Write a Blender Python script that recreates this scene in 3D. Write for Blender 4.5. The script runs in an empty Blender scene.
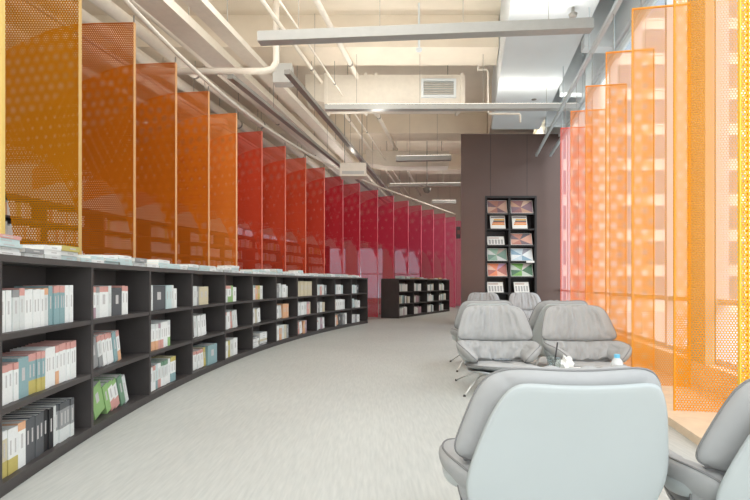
import bpy, bmesh, math, random
from mathutils import Vector, Matrix, noise
PI = math.pi
col = bpy.context.scene.collection
scene = bpy.context.scene
CAM_Z = 1.057
SL = math.tan(math.radians(10.5))          # heading of the building's long axis
PSI = math.radians(10.5)

# ------------------------------------------------------------------ materials
MATS = {}
def srgb(r, g, b):
    f = lambda c: (c / 255) / 12.92 if c / 255 <= .04045 else (((c / 255) + .055) / 1.055) ** 2.4
    return (f(r), f(g), f(b), 1)

def mat(name, c, rough=.55, metal=0., var=.06, scale=12., bump=0., bscale=60., spec=.5, emit=0.):
    if name in MATS: return MATS[name]
    m = bpy.data.materials.new(name); m.use_nodes = True
    nt = m.node_tree; n = nt.nodes; L = nt.links; n.clear()
    out = n.new('ShaderNodeOutputMaterial'); p = n.new('ShaderNodeBsdfPrincipled')
    L.new(p.outputs[0], out.inputs[0])
    tc = n.new('ShaderNodeTexCoord')
    p.inputs['Roughness'].default_value = rough; p.inputs['Metallic'].default_value = metal
    p.inputs['Specular IOR Level'].default_value = spec
    base = srgb(*c)
    if var > 0:
        nz = n.new('ShaderNodeTexNoise'); nz.inputs['Scale'].default_value = scale; nz.inputs['Detail'].default_value = 4
        L.new(tc.outputs['Object'], nz.inputs['Vector'])
        r = n.new('ShaderNodeValToRGB')
        r.color_ramp.elements[0].position = .3; r.color_ramp.elements[1].position = .7
        r.color_ramp.elements[0].color = tuple(x * (1 - var) for x in base[:3]) + (1,)
        r.color_ramp.elements[1].color = tuple(min(1, x * (1 + var)) for x in base[:3]) + (1,)
        L.new(nz.outputs[0], r.inputs[0]); L.new(r.outputs[0], p.inputs['Base Color'])
    else:
        p.inputs['Base Color'].default_value = base
    if bump > 0:
        nb = n.new('ShaderNodeTexNoise'); nb.inputs['Scale'].default_value = bscale; nb.inputs['Detail'].default_value = 3
        L.new(tc.outputs['Object'], nb.inputs['Vector'])
        b = n.new('ShaderNodeBump'); b.inputs['Strength'].default_value = bump; b.inputs['Distance'].default_value = .01
        L.new(nb.outputs[0], b.inputs['Height']); L.new(b.outputs[0], p.inputs['Normal'])
    if emit > 0:
        p.inputs['Emission Color'].default_value = base; p.inputs['Emission Strength'].default_value = emit
    MATS[name] = m
    return m

PITCH = .0196
def perforated(name, c, frac_r=.33, transl=.2, pitch=.0196):
    """sheet metal with a staggered grid of round holes, in the fin's own x / z coordinates"""
    if name in MATS: return MATS[name]
    m = bpy.data.materials.new(name); m.use_nodes = True
    nt = m.node_tree; n = nt.nodes; L = nt.links; n.clear()
    out = n.new('ShaderNodeOutputMaterial'); p = n.new('ShaderNodeBsdfPrincipled')
    p.inputs['Base Color'].default_value = srgb(*c); p.inputs['Roughness'].default_value = .6
    p.inputs['Specular IOR Level'].default_value = .12
    tl = n.new('ShaderNodeBsdfTranslucent'); tl.inputs[0].default_value = srgb(*c)
    tr = n.new('ShaderNodeBsdfTransparent'); mix = n.new('ShaderNodeMixShader')
    body = n.new('ShaderNodeMixShader'); body.inputs[0].default_value = transl
    L.new(p.outputs[0], body.inputs[1]); L.new(tl.outputs[0], body.inputs[2])
    tc = n.new('ShaderNodeTexCoord'); sep = n.new('ShaderNodeSeparateXYZ'); L.new(tc.outputs['Object'], sep.inputs[0])
    def M(op, a, b=None):
        q = n.new('ShaderNodeMath'); q.operation = op
        for i, v in enumerate((a, b)):
            if v is None: continue
            if isinstance(v, (int, float)): q.inputs[i].default_value = v
            else: L.new(v, q.inputs[i])
        return q.outputs[0]
    x = M('DIVIDE', sep.outputs[0], pitch); z = M('DIVIDE', sep.outputs[2], pitch * 1.732)
    def dist(ox, oz):
        fx = M('SUBTRACT', M('FRACT', M('ADD', x, ox)), .5); fz = M('MULTIPLY', M('SUBTRACT', M('FRACT', M('ADD', z, oz)), .5), 1.732)
        return M('ADD', M('MULTIPLY', fx, fx), M('MULTIPLY', fz, fz))
    d = M('MINIMUM', dist(0, 0), dist(.5, .5))
    hole = M('LESS_THAN', d, frac_r ** 2)
    L.new(hole, mix.inputs[0]); L.new(body.outputs[0], mix.inputs[1]); L.new(tr.outputs[0], mix.inputs[2])
    L.new(mix.outputs[0], out.inputs[0])
    MATS[name] = m
    return m
TRANSL = .3

def glass(name, tint=(250, 253, 255), gl=.06):
    if name in MATS: return MATS[name]
    m = bpy.data.materials.new(name); m.use_nodes = True
    nt = m.node_tree; n = nt.nodes; L = nt.links; n.clear()
    out = n.new('ShaderNodeOutputMaterial'); t = n.new('ShaderNodeBsdfTransparent'); g = n.new('ShaderNodeBsdfGlossy')
    t.inputs[0].default_value = srgb(*tint); g.inputs['Roughness'].default_value = .03
    mx = n.new('ShaderNodeMixShader'); mx.inputs[0].default_value = gl
    L.new(t.outputs[0], mx.inputs[1]); L.new(g.outputs[0], mx.inputs[2]); L.new(mx.outputs[0], out.inputs[0])
    MATS[name] = m
    return m

# ------------------------------------------------------------------ mesh helpers
class MB:
    def __init__(self): self.v = []; self.f = []; self.m = []; self.mats = []; self.smooth = False
    def mi(self, m):
        if m not in self.mats: self.mats.append(m)
        return self.mats.index(m)
    def add(self, vs, fs, m):
        b = len(self.v); self.v += [Vector(v) for v in vs]; i = self.mi(m)
        for f in fs: self.f.append([b + k for k in f]); self.m.append(i)
    def box(self, x0, x1, y0, y1, z0, z1, m, tf=None):
        vs = [Vector(p) for p in ((x0,y0,z0),(x1,y0,z0),(x1,y1,z0),(x0,y1,z0),(x0,y0,z1),(x1,y0,z1),(x1,y1,z1),(x0,y1,z1))]
        if tf: vs = [tf @ v if isinstance(tf, Matrix) else tf(v) for v in vs]
        self.add(vs, [(0,3,2,1),(4,5,6,7),(0,1,5,4),(1,2,6,5),(2,3,7,6),(3,0,4,7)], m)
    def bar(self, p0, p1, w, h, m, up=(0,0,1)):
        p0, p1 = Vector(p0), Vector(p1); d = (p1 - p0).normalized(); s = d.cross(Vector(up))
        if s.length < 1e-4: s = d.cross(Vector((0,1,0)))
        s.normalize(); u = s.cross(d)
        vs = []
        for p in (p0, p1):
            for a, b in ((-1,-1),(1,-1),(1,1),(-1,1)): vs.append(p + s * a * w / 2 + u * b * h / 2)
        self.add(vs, [(0,1,2,3),(7,6,5,4),(0,4,5,1),(1,5,6,2),(2,6,7,3),(3,7,4,0)], m)
    def tube(self, pts, r, m, n=10, cap=True, closed=False):
        pts = [Vector(p) for p in pts]; k = len(pts); rings = []
        rr = r if isinstance(r, (list, tuple)) else [r] * k
        ref = None
        for i, p in enumerate(pts):
            a = pts[(i - 1) % k] if closed or i > 0 else p
            b = pts[(i + 1) % k] if closed or i < k - 1 else p
            t = (b - a).normalized()
            if ref is None:
                ref = t.cross(Vector((0, 0, 1)))
                if ref.length < .05: ref = t.cross(Vector((1, 0, 0)))
            ref = (ref - t * ref.dot(t)).normalized(); s = t.cross(ref)
            rings.append([p + (ref * math.cos(2*PI*j/n) + s * math.sin(2*PI*j/n)) * rr[i] for j in range(n)])
        vs = [v for rg in rings for v in rg]; fs = []
        for i in range(k if closed else k - 1):
            i2 = (i + 1) % k
            for j in range(n): fs.append((i*n + j, i*n + (j+1) % n, i2*n + (j+1) % n, i2*n + j))
        if cap and not closed: fs += [tuple(range(n))[::-1], tuple((k-1)*n + j for j in range(n))]
        self.add(vs, fs, m)
    def lathe(self, prof, m, n=20, o=(0,0,0)):
        o = Vector(o); vs = []; fs = []
        for r, z in prof:
            for j in range(n): vs.append(o + Vector((r*math.cos(2*PI*j/n), r*math.sin(2*PI*j/n), z)))
        for i in range(len(prof) - 1):
            for j in range(n): fs.append((i*n+j, i*n+(j+1)%n, (i+1)*n+(j+1)%n, (i+1)*n+j))
        if prof[0][0] > 1e-4: fs.append(tuple(range(n))[::-1])
        if prof[-1][0] > 1e-4: fs.append(tuple((len(prof)-1)*n+j for j in range(n)))
        self.add(vs, fs, m)
    def sweep(self, secs, m):
        """secs: list of equal-length closed sections"""
        k = len(secs[0]); vs = [v for s in secs for v in s]; fs = []
        for i in range(len(secs) - 1):
            for j in range(k): fs.append((i*k+j, i*k+(j+1)%k, (i+1)*k+(j+1)%k, (i+1)*k+j))
        fs += [tuple(range(k))[::-1], tuple((len(secs)-1)*k+j for j in range(k))]
        self.add(vs, fs, m)
    def mesh(self, name, off=Vector((0,0,0)), merge=0):
        me = bpy.data.meshes.new(name)
        me.from_pydata([v - off for v in self.v], [], self.f)
        for mm in self.mats: me.materials.append(mm)
        me.polygons.foreach_set('material_index', self.m)
        bm = bmesh.new(); bm.from_mesh(me)
        if merge: bmesh.ops.remove_doubles(bm, verts=bm.verts, dist=merge)
        bmesh.ops.recalc_face_normals(bm, faces=bm.faces)
        bm.to_mesh(me); bm.free()
        if self.smooth: me.polygons.foreach_set('use_smooth', [True] * len(me.polygons))
        me.update()
        return me
    def base(self):
        xs = [v.x for v in self.v]; ys = [v.y for v in self.v]; zs = [v.z for v in self.v]
        return Vector(((min(xs)+max(xs))/2, (min(ys)+max(ys))/2, min(zs)))

def tag(o, label=None, cat=None, group=None, kind=None):
    if label: o['label'] = label
    if cat: o['category'] = cat
    if group: o['group'] = group
    if kind: o['kind'] = kind
    return o
def empty(name, loc, rz=0., label=None, cat=None, group=None):
    o = bpy.data.objects.new(name, None); o.location = loc; o.rotation_euler = (0, 0, rz); o.empty_display_size = .1
    col.objects.link(o); return tag(o, label, cat, group)
def part(name, mb, parent, world=False, merge=0, label=None, smooth=False):
    """a child of parent; its mesh given in the parent's coordinates, or in world ones for an unrotated parent"""
    if smooth: mb.smooth = True
    off = Vector((0,0,0))
    if world:
        p = parent
        while p is not None: off += p.location; p = p.parent
    o = bpy.data.objects.new(name, mb.mesh(name, off, merge)); col.objects.link(o); o.parent = parent
    if label: o['label'] = label
    return o
def solo(name, mb, label=None, cat=None, group=None, kind=None, smooth=False, merge=0):
    if smooth: mb.smooth = True
    b = mb.base(); o = bpy.data.objects.new(name, mb.mesh(name, b, merge)); o.location = b; col.objects.link(o)
    return tag(o, label, cat, group, kind)
def copy_tree(o, parent=None):
    c = o.copy(); col.objects.link(c)
    if parent is not None: c.parent = parent
    for ch in [x for x in KIDS.get(o.name, [])]: copy_tree(ch, c)
    return c
KIDS = {}
def index_kids(root):
    st = [root]
    while st:
        o = st.pop(); KIDS[o.name] = list(o.children); st += KIDS[o.name]
ORD = ['first','second','third','fourth','fifth','sixth','seventh','eighth','ninth','tenth','eleventh','twelfth','thirteenth',
       'fourteenth','fifteenth','sixteenth','seventeenth','eighteenth','nineteenth','twentieth']

# building frame: x0 = distance right of the axis through the camera, y = depth
def BP(x0, y, z=0.): return Vector((x0 + SL * y, y, z))

# ------------------------------------------------------------------ palette
white_paint = mat('ceiling white paint', (238, 229, 214), .8, var=.03, scale=2, spec=.2)
pipe_white = mat('pipe white paint', (236, 229, 217), .5, var=.03, spec=.3)
duct_white = mat('duct white sheet', (232, 226, 214), .5, var=.03)
soffit_white = mat('soffit plaster', (224, 231, 234), .8, var=.02, scale=2, spec=.2)  # bluish tint of the window daylight is put into this colour
beam_white = mat('beam plaster', (236, 226, 210), .85, var=.04, scale=2, spec=.2)
lamp_grey = mat('lamp aluminium', (186, 187, 184), .45, metal=.2, var=.03)
lamp_dark = mat('lamp dark aluminium', (146, 144, 138), .45, metal=.2, var=.03)
lamp_glow = mat('lamp diffuser', (255, 247, 232), .5, var=0, emit=3.)
wire_grey = mat('steel wire', (150, 148, 142), .4, metal=.5, var=0)
shelf_dark = mat('shelf dark laminate', (74, 70, 69), .5, var=.08, scale=5, spec=.35)
shelf_edge = mat('shelf top laminate', (84, 80, 78), .5, var=.06, scale=5, spec=.35)
kiosk_brown = mat('kiosk brown panel', (98, 80, 74), .32, metal=.25, var=.05, scale=1.2, spec=.45)
black_frame = mat('black frame', (28, 25, 25), .45, var=.05)
fabric = mat('grey chair fabric', (174, 175, 175), .95, var=.015, scale=30, bump=.12, bscale=500, spec=.1)
piping_grey = mat('dark grey piping', (138, 138, 138), .9, var=.03, spec=.1)
shell_white = mat('white moulded shell', (184, 191, 191), .38, var=.01, scale=3)
leg_white = mat('white steel rod', (215, 215, 212), .35, metal=.3, var=0)
page_white = mat('book pages', (236, 234, 228), .85, var=.05, scale=80, spec=.1)
plaster = mat('wall plaster', (228, 220, 208), .85, var=.03, scale=2, spec=.2)
win_white = mat('window frame grey white', (205, 210, 212), .45, var=.02)
wood_light = mat('light oak platform', (226, 205, 178), .5, var=.08, scale=9)
steel_blue = mat('rail pale steel', (196, 206, 210), .4, metal=.25, var=.02)
title_mat = mat('spine print', (196, 194, 193), .7, var=.2, scale=400)

# ------------------------------------------------------------------ floor with a fine diagonal weave
def floor_material():
    m = bpy.data.materials.new('floor vinyl weave'); m.use_nodes = True
    nt = m.node_tree; n = nt.nodes; L = nt.links
    p = n['Principled BSDF']; tc = n.new('ShaderNodeTexCoord')
    mp = n.new('ShaderNodeMapping'); mp.inputs['Rotation'].default_value = (0, 0, .6); mp.inputs['Scale'].default_value = (60, 6, 1)
    nz = n.new('ShaderNodeTexNoise'); nz.inputs['Scale'].default_value = 1.; nz.inputs['Detail'].default_value = 5
    big = n.new('ShaderNodeTexNoise'); big.inputs['Scale'].default_value = .5; big.inputs['Detail'].default_value = 2
    L.new(tc.outputs['Object'], mp.inputs[0]); L.new(mp.outputs[0], nz.inputs['Vector']); L.new(tc.outputs['Object'], big.inputs['Vector'])
    r = n.new('ShaderNodeValToRGB'); r.color_ramp.elements[0].position = .3; r.color_ramp.elements[1].position = .72
    r.color_ramp.elements[0].color = srgb(194, 197, 193); r.color_ramp.elements[1].color = srgb(209, 211, 206)
    mx = n.new('ShaderNodeMix'); mx.data_type = 'RGBA'; mx.blend_type = 'MULTIPLY'; mx.inputs[0].default_value = .25
    L.new(nz.outputs[0], r.inputs[0]); L.new(r.outputs[0], mx.inputs[6]); L.new(big.outputs[0], mx.inputs[7])
    L.new(mx.outputs[2], p.inputs['Base Color'])
    p.inputs['Roughness'].default_value = .55; p.inputs['Specular IOR Level'].default_value = .3
    b = n.new('ShaderNodeBump'); b.inputs['Strength'].default_value = .06; b.inputs['Distance'].default_value = .004
    L.new(nz.outputs[0], b.inputs['Height']); L.new(b.outputs[0], p.inputs['Normal'])
    return m
Y0, Y1 = -3.5, 26.
XL, XR = -8.5, 2.28                      # left wall and window plane in the building frame
def slab(name, z0, z1, m, xa=XL - .2, xb=XR + .2):
    q = MB(); a = [BP(xa, Y0), BP(xb, Y0), BP(xb, Y1), BP(xa, Y1)]
    q.add([v + Vector((0,0,z0)) for v in a] + [v + Vector((0,0,z1)) for v in a], [(0,3,2,1),(4,5,6,7),(0,1,5,4),(1,2,6,5),(2,3,7,6),(3,0,4,7)], m)
    return solo(name, q, kind='structure')
ZC = 6.1
slab('floor', -.2, 0, floor_material())
slab('ceiling', ZC, ZC + .2, white_paint)

def bbox(mb, x0a, x0b, ya, yb, z0, z1, m):
    """box whose long sides follow the building axis"""
    vs = [BP(x0a, ya, z0), BP(x0b, ya, z0), BP(x0b, yb, z0), BP(x0a, yb, z0), BP(x0a, ya, z1), BP(x0b, ya, z1), BP(x0b, yb, z1), BP(x0a, yb, z1)]
    mb.add(vs, [(0,3,2,1),(4,5,6,7),(0,1,5,4),(1,2,6,5),(2,3,7,6),(3,0,4,7)], m)

q = MB(); bbox(q, XL - .2, XL, Y0, 17.6, 0, ZC, plaster); bbox(q, XL - .2, XL, 17.6, Y1, 0, .3, plaster); bbox(q, XL - .2, XL, 17.6, Y1, 3.2, ZC, plaster)
for k in range(1, 5): bbox(q, XL - .2, XL, 15 + 2.6*k, 15.6 + 2.6*k, .3, 3.2, plaster)
solo('wall_left', q, kind='structure')
# far wall with three tall window openings
q = MB(); FY = 25.5
edges = [XL, -7.6, -6.2, -5.7, -4.3, -3.8, -2.4, XR]
for i in range(len(edges) - 1):
    if i in (1, 3, 5):
        bbox(q, edges[i], edges[i+1], FY, FY + .3, 0, .25, plaster); bbox(q, edges[i], edges[i+1], FY, FY + .3, 2.9, ZC, plaster)
    else: bbox(q, edges[i], edges[i+1], FY, FY + .3, 0, ZC, plaster)
solo('wall_far', q, kind='structure')
nwin = 0
for i in (1, 3, 5):
    nwin += 1; q = MB(); a, b = edges[i], edges[i+1]
    for s in (a, b - .06): bbox(q, s, s + .06, FY + .1, FY + .18, .25, 2.9, win_white)
    for z in (.25, 1.5, 2.84): bbox(q, a + .06, b - .06, FY + .1, FY + .18, z, z + .06, win_white)
    w = solo('window_%d' % nwin, q, kind='structure')
    g = MB(); g.add([BP(a, FY + .14, .3), BP(b, FY + .14, .3), BP(b, FY + .14, 2.85), BP(a, FY + .14, 2.85)], [(0,1,2,3)], glass('tinted window glass', (140, 138, 148)))
    part('pane', g, w, world=True)

for k in range(1, 4):
    nwin += 1; q = MB(); a, b = 15.6 + 2.6*k, 17.6 + 2.6*k
    for yy in (a, (a + b)/2 - .03, b - .06): bbox(q, XL - .14, XL - .06, yy, yy + .06, .3, 3.2, win_white)
    for z in (.3, 1.7, 3.14): bbox(q, XL - .13, XL - .07, a + .06, b - .06, z, z + .06, win_white)
    w = solo('window_%d' % nwin, q, kind='structure')
    g = MB(); g.add([BP(XL - .1, a, .35), BP(XL - .1, b, .35), BP(XL - .1, b, 3.15), BP(XL - .1, a, 3.15)], [(0,1,2,3)], glass('tinted window glass', (140, 138, 148))); part('pane', g, w, world=True)
# ------------------------------------------------------------------ right window wall
HEAD = 4.75
q = MB(); bbox(q, XR, XR + .2, Y0, Y1, 0, .30, plaster); bbox(q, XR, XR + .2, Y0, Y1, HEAD, ZC, soffit_white)
bbox(q, XR, XR + .2, 13.2, Y1, .3, HEAD, plaster)
solo('wall_right', q, kind='structure')
kerb = mat('sill kerb paint', (224, 214, 196), .6)
q = MB(); bbox(q, XR - .08, XR - .002, Y0, 12.4, .06, .30, kerb); solo('trim_1', q, kind='structure')
q = MB(); bbox(q, 1.50, XR - .08, Y0, 12.4, .0, .06, wood_light); solo('trim_2', q, kind='structure')
bay = 1.15; y = -3.4
while y < 13.1:
    nwin += 1; q = MB(); e = min(y + bay, 13.2)
    bbox(q, XR + .03, XR + .15, y, y + .06, .30, HEAD, win_white)
    for z in (.30, .86, HEAD - .06): bbox(q, XR + .05, XR + .12, y + .06, e, z, z + .05, win_white)
    w = solo('window_%d' % nwin, q, kind='structure')
    g = MB(); g.add([BP(XR + .08, y + .06, .32), BP(XR + .08, e, .32), BP(XR + .08, e, HEAD - .03), BP(XR + .08, y + .06, HEAD - .03)], [(0,1,2,3)], glass('window glass'))
    part('pane', g, w, world=True)
    y += bay
# structural pier beside the glass
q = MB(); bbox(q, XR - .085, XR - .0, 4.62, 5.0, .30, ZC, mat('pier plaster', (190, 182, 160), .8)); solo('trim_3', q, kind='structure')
# downstand ribs above the window head, seen between soffit and fins
for i, yy in enumerate((4.0, 5.9, 7.8, 9.7, 11.6)):
    q = MB(); bbox(q, 1.82, XR, yy, yy + .22, 4.75, ZC, soffit_white); solo('trim_%d' % (4 + i), q, kind='structure')

# ------------------------------------------------------------------ ceiling beams and soffit
def cross_beam(name, x0a, x0b, y, depth, z0, m):
    q = MB(); bbox(q, x0a, x0b, y, y + depth, z0, ZC, m); return solo(name, q, kind='structure')
for i, (yy, dp, z0) in enumerate(((9.4, .8, 5.5), (14.8, .8, 5.5), (19.5, .8, 5.5), (4.4, .8, 5.5))):
    cross_beam('ceiling_beam_%d' % (i + 1), XL, .585, yy, dp, z0, beam_white)
q = MB(); bbox(q, .6, 1.8, Y0, 12.55, 4.92, ZC, soffit_white); solo('ceiling_soffit', q, kind='structure')
q = MB(); bbox(q, .6, 1.8, 12.56, Y1, 5.2, ZC, beam_white); solo('ceiling_soffit_2', q, kind='structure')

# ------------------------------------------------------------------ outside
bld = empty('apartment_building', (27, 27, -.5), 0, 'pale building with rows of grey windows seen outside through the glass wall', 'building')
facade = mat('pale facade', (232, 226, 218), .8, var=.04, scale=1)
fglass = mat('facade window glass', (140, 148, 156), .5, var=.1, scale=1)
q = MB(); q.box(-18.5, 18, 0, 6, 0, 24, facade); part('wall', q, bld)
for r in range(11):
    for k in range(9):
        q = MB(); xx = -18.2 + 4 * k; zz = .55 + 1.9 * r
        for a in ((xx, xx + .1, zz, zz + 1.5), (xx + 3.1, xx + 3.2, zz, zz + 1.5), (xx + .1, xx + 3.1, zz, zz + .1), (xx + .1, xx + 3.1, zz + 1.4, zz + 1.5), (xx + 1.5, xx + 1.6, zz + .1, zz + 1.4)): q.box(a[0], a[1], -.06, .02, a[2], a[3], facade)
        w = part('window', q, bld); g = MB(); g.box(xx + .1, xx + 3.1, -.03, .01, zz + .1, zz + 1.4, fglass); part('pane', g, w)
q = MB(); a = [BP(XR + .4, -30), BP(45, -30), BP(45, 60), BP(XR + .4, 60)]
q.add([v - Vector((0,0,.5)) for v in a], [(0,1,2,3)], mat('outside paving', (200, 196, 188), .9)); solo('ground', q, kind='structure')

# ------------------------------------------------------------------ the curve of fins and shelf
def fx(y):
    if y < 4.8: return -2.66 + .03 * (4.8 - y) ** 2
    if y < 16.1: return -2.66 + .0245 * (y - 4.8) ** 2
    return -2.66 + .0245 * 11.3 ** 2 + .545 * (y - 16.1)
def frame(y):
    d = (fx(y + .01) - fx(y - .01)) / .02; t = Vector((d, 1, 0)).normalized()
    return Vector((fx(y), y, 0)), t, Vector((t.y, -t.x, 0))
def curve_pt(y, off):
    p, t, r = frame(y); return p + r * off
# arc-length table along the shelf front (offset .66)
SF = .66
tab = []; s = 0; prev = None; yy = 0.
while yy < 24:
    p = curve_pt(yy, SF)
    if prev is not None: s += (p - prev).length
    tab.append((s, yy)); prev = p; yy += .01
def y_at(s):
    lo, hi = 0, len(tab) - 1
    while hi - lo > 1:
        m = (lo + hi) // 2
        if tab[m][0] <= s: lo = m
        else: hi = m
    (sa, ya), (sb, yb) = tab[lo], tab[hi]
    return ya + (yb - ya) * (s - sa) / (sb - sa)
def s_at(y): return tab[min(len(tab) - 1, int(round(y / .01)))][0]

# ------------------------------------------------------------------ left fins
FY_L = [3.5, 4.5, 5.5, 6.5, 7.47, 8.43, 9.43, 10.45, 11.42, 12.37, 13.37, 14.32, 15.37, 16.35, 17.35, 18.35, 19.4, 20.5, 21.6, 22.8]
FC_L = [(212,160,18),(180,116,8),(182,98,8),(190,100,12),(206,108,18),(244,140,50),(214,78,50),(220,84,54),(228,90,56),(230,86,60),
        (216,60,70),(220,60,78),(222,62,84),(226,70,98),(228,76,106),(232,86,118),(234,94,128),(238,104,136),(240,112,144),(242,122,154)]
CN_L = ['mustard yellow','dark amber','deep amber','burnt orange','orange','bright light orange','brick red','warm red','orange red','vermilion',
        'crimson','cherry red','rose red','raspberry','raspberry pink','deep pink','rose pink','light rose','pale pink','palest pink']
TOPZ = 3.92
def fin_outline(bottom=0.02):
    pts = [(0, bottom), (0, TOPZ)]
    for k in range(0, 11):
        w = .45 + 1.15 * k / 10; pts.append((w, TOPZ - .28 * max(0, w - .45) ** 2))
    pts += [(2.0, 3.33), (2.5, 3.08), (2.92, 2.84)]
    for w, z in ((2.92, 2.52), (2.5, 2.62), (2.1, 2.66), (1.6, 2.64), (1.25, 2.56), (1.0, 2.44), (.86, 2.3), (.76, 2.14), (.69, 1.98), (.63, 1.75), (.58, 1.4), (.56, 1.0), (.55, bottom)): pts.append((w, z))
    return pts
def panel_mesh(pts, m):
    bm = bmesh.new(); vs = [bm.verts.new((x, 0, z)) for x, z in pts]; f = bm.faces.new(vs)
    bmesh.ops.triangulate(bm, faces=[f], ngon_method='EAR_CLIP')
    me = bpy.data.meshes.new('panel'); bm.to_mesh(me); bm.free(); me.materials.append(m); return me
def lighten(c, k): return tuple(int(x + (255 - x) * k) for x in c)
def ORDN(n):
    if n <= 20: return ORD[n - 1]
    if n % 10 == 0: return {30: 'thirtieth', 40: 'fortieth', 50: 'fiftieth'}[n]
    return ['', '', 'twenty', 'thirty', 'forty'][n // 10] + '-' + ORD[n % 10 - 1]
place_of = lambda i: 'nearest of the row' if i == 0 else '%s from near end of row' % ORD[i]
for i, yv in enumerate(FY_L):
    p, t, r = frame(yv); rz = math.atan2(-r.y, -r.x)
    c = FC_L[i]
    root = empty('perforated_fin', p, rz, '%s perforated fin behind the long bookshelf, %s' % (CN_L[i], place_of(i)), 'metal screen', 'perforated fins behind the curved bookshelf')
    o = bpy.data.objects.new('panel', panel_mesh(fin_outline(), perforated('perforated %s' % CN_L[i], c, .265, .2, .0235))); col.objects.link(o); o.parent = root
    em = mat('fin edge %s' % CN_L[i], lighten(c, .42 if i < 6 else .22), .5, var=.02)
    q = MB(); q.box(-.006, .0, -.022, .022, .02, TOPZ, em); part('edge_strip', q, root)
    q = MB()
    for a, b in zip(fin_outline()[1:7], fin_outline()[2:8]): q.bar((a[0], 0, a[1]), (b[0], 0, b[1]), .02, .008, mat('fin top %s' % CN_L[i], c, .5, var=.02))
    part('top_edge', q, root)
    q = MB(); q.box(-.004, .012, -.004, .004, TOPZ, 4.0, wire_grey); part('hanger_clip', q, root)

# hanging rail along the fin tops
q = MB(); q.tube([curve_pt(2 + .5 * k, .03) + Vector((0, 0, 4.03)) for k in range(0, 40)], .028, pipe_white, 10)
solo('hanging_rail', q, 'curved pale rail running along the tops of the left fins', 'rail', smooth=True)

# ------------------------------------------------------------------ right fins
FY_R = [2.98, 3.92, 4.92, 5.85, 6.85, 7.85, 8.7]
FC_R = [(255,204,70),(255,170,30),(255,176,64),(255,172,70),(255,168,76),(253,160,84),(250,120,104)]
CN_R = ['golden yellow','amber orange','pale orange','soft orange','light tangerine','tangerine','coral pink']
for i, yv in enumerate(FY_R):
    c = FC_R[i]; p = BP(1.62, yv, .06)
    root = empty('window_fin', p, -PSI, '%s perforated fin by the window, %s' % (CN_R[i], place_of(i)), 'metal screen', 'perforated fins along the window')
    H = 3.70
    o = bpy.data.objects.new('panel', panel_mesh([(0,0),(0,H),(.515,H),(.515,0)], perforated('perforated window %s' % CN_R[i], c, .345, .5, .021))); col.objects.link(o); o.parent = root
    em = mat('window fin edge %s' % CN_R[i], c, .5, var=.02)
    q = MB(); q.box(-.004, .004, -.012, .012, 0, H, em); part('edge_strip', q, root)
    q = MB(); q.box(.511, .519, -.012, .012, 0, H, em); part('edge_strip', q, root)
    q = MB(); q.box(0.004, .511, -.010, .010, H - .012, H, em); part('top_edge', q, root)
    for w in (.08, .43):
        q = MB(); q.tube([(w, 0, H), (w, 0, 4.2 - .06)], .004, wire_grey, 6); part('suspension_wire', q, root)
for k, (x0, lb) in enumerate(((1.70, 'pale steel rail above the window fins, nearer the room'), (2.05, 'pale steel rail above the window fins, nearer the glass'))):
    q = MB(); bbox(q, x0 - .025, x0 + .025, -1, 12.4, 4.2, 4.26, steel_blue)
    for yy in (1.0, 3.3, 5.2, 7.0, 8.9, 10.8):
        q.tube([BP(x0, yy, 4.26), BP(x0, yy, ZC if x0 > 1.8 else 4.92)], .008, steel_blue, 6)
    solo('hanging_rail', q, lb, 'rail', 'rails above the window fins')

# ------------------------------------------------------------------ books
rng = random.Random(7)
BC = {'W': (232,234,232,'white'), 'P': (214,218,216,'pale grey'), 'C': (196,214,214,'pale blue'), 'T': (140,170,174,'teal'), 'R': (210,158,150,'red'),
      'G': (148,186,122,'green'), 'Y': (194,180,108,'mustard'), 'D': (92,94,97,'dark grey'), 'S': (150,152,152,'mid grey'), 'O': (222,174,138,'orange'),
      'K': (44,44,46,'black'), 'B': (206,196,168,'beige'), 'V': (176,150,160,'mauve'), 'N': (58,70,92,'navy'), 'M': (116,150,126,'sage')}
def bm_(k): return mat('book %s' % BC[k][3], BC[k][:3], .6, var=.04, scale=60, spec=.3)
NBOOK = [0]
def book_meshes(t, h, d, spec):
    """spec: base colour letter, then optional 'top'/'low' band letters: W, WrT... -> letters[0]=base, [1]=top band, [2]=bottom band"""
    c = MB(); b = bm_(spec[0]); lv = [(0, h, b)]
    if len(spec) > 1 and spec[1] != '.': lv = [(0, h * .82, b), (h * .82, h, bm_(spec[1]))]
    if len(spec) > 2 and spec[2] != '.':
        z1 = lv[0][1]; lv = [(0, h * .34, bm_(spec[2])), (h * .34, z1, b)] + lv[1:]
    e = .0022
    for z0, z1, m in lv:
        c.box(-t/2, t/2, 0, e, z0, z1, m); c.box(-t/2, -t/2 + e, e, d, z0, z1, m); c.box(t/2 - e, t/2, e, d, z0, z1, m)
    if t > .018: c.box(-t*.14, t*.14, -.0006, .0004, h*.42, h*.74, title_mat)
    g = MB(); g.box(-t/2 + e, t/2 - e, e, d - .003, .003, h - .003, page_white)
    return c, g
def put_book(M4, t, h, d, spec, label, group):
    c, g = book_meshes(t, h, d, spec)
    o = bpy.data.objects.new('book', c.mesh('book')); col.objects.link(o); o.matrix_world = M4
    tag(o, label, 'book', group); part('page_block', g, o)
    NBOOK[0] += 1
    return o
def axes(y_tab_s, off):
    """frame on the shelf front curve at arc length s: origin, tangent, inward direction"""
    yv = y_at(y_tab_s); p, t, r = frame(yv); return p + r * off, t, -r

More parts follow.
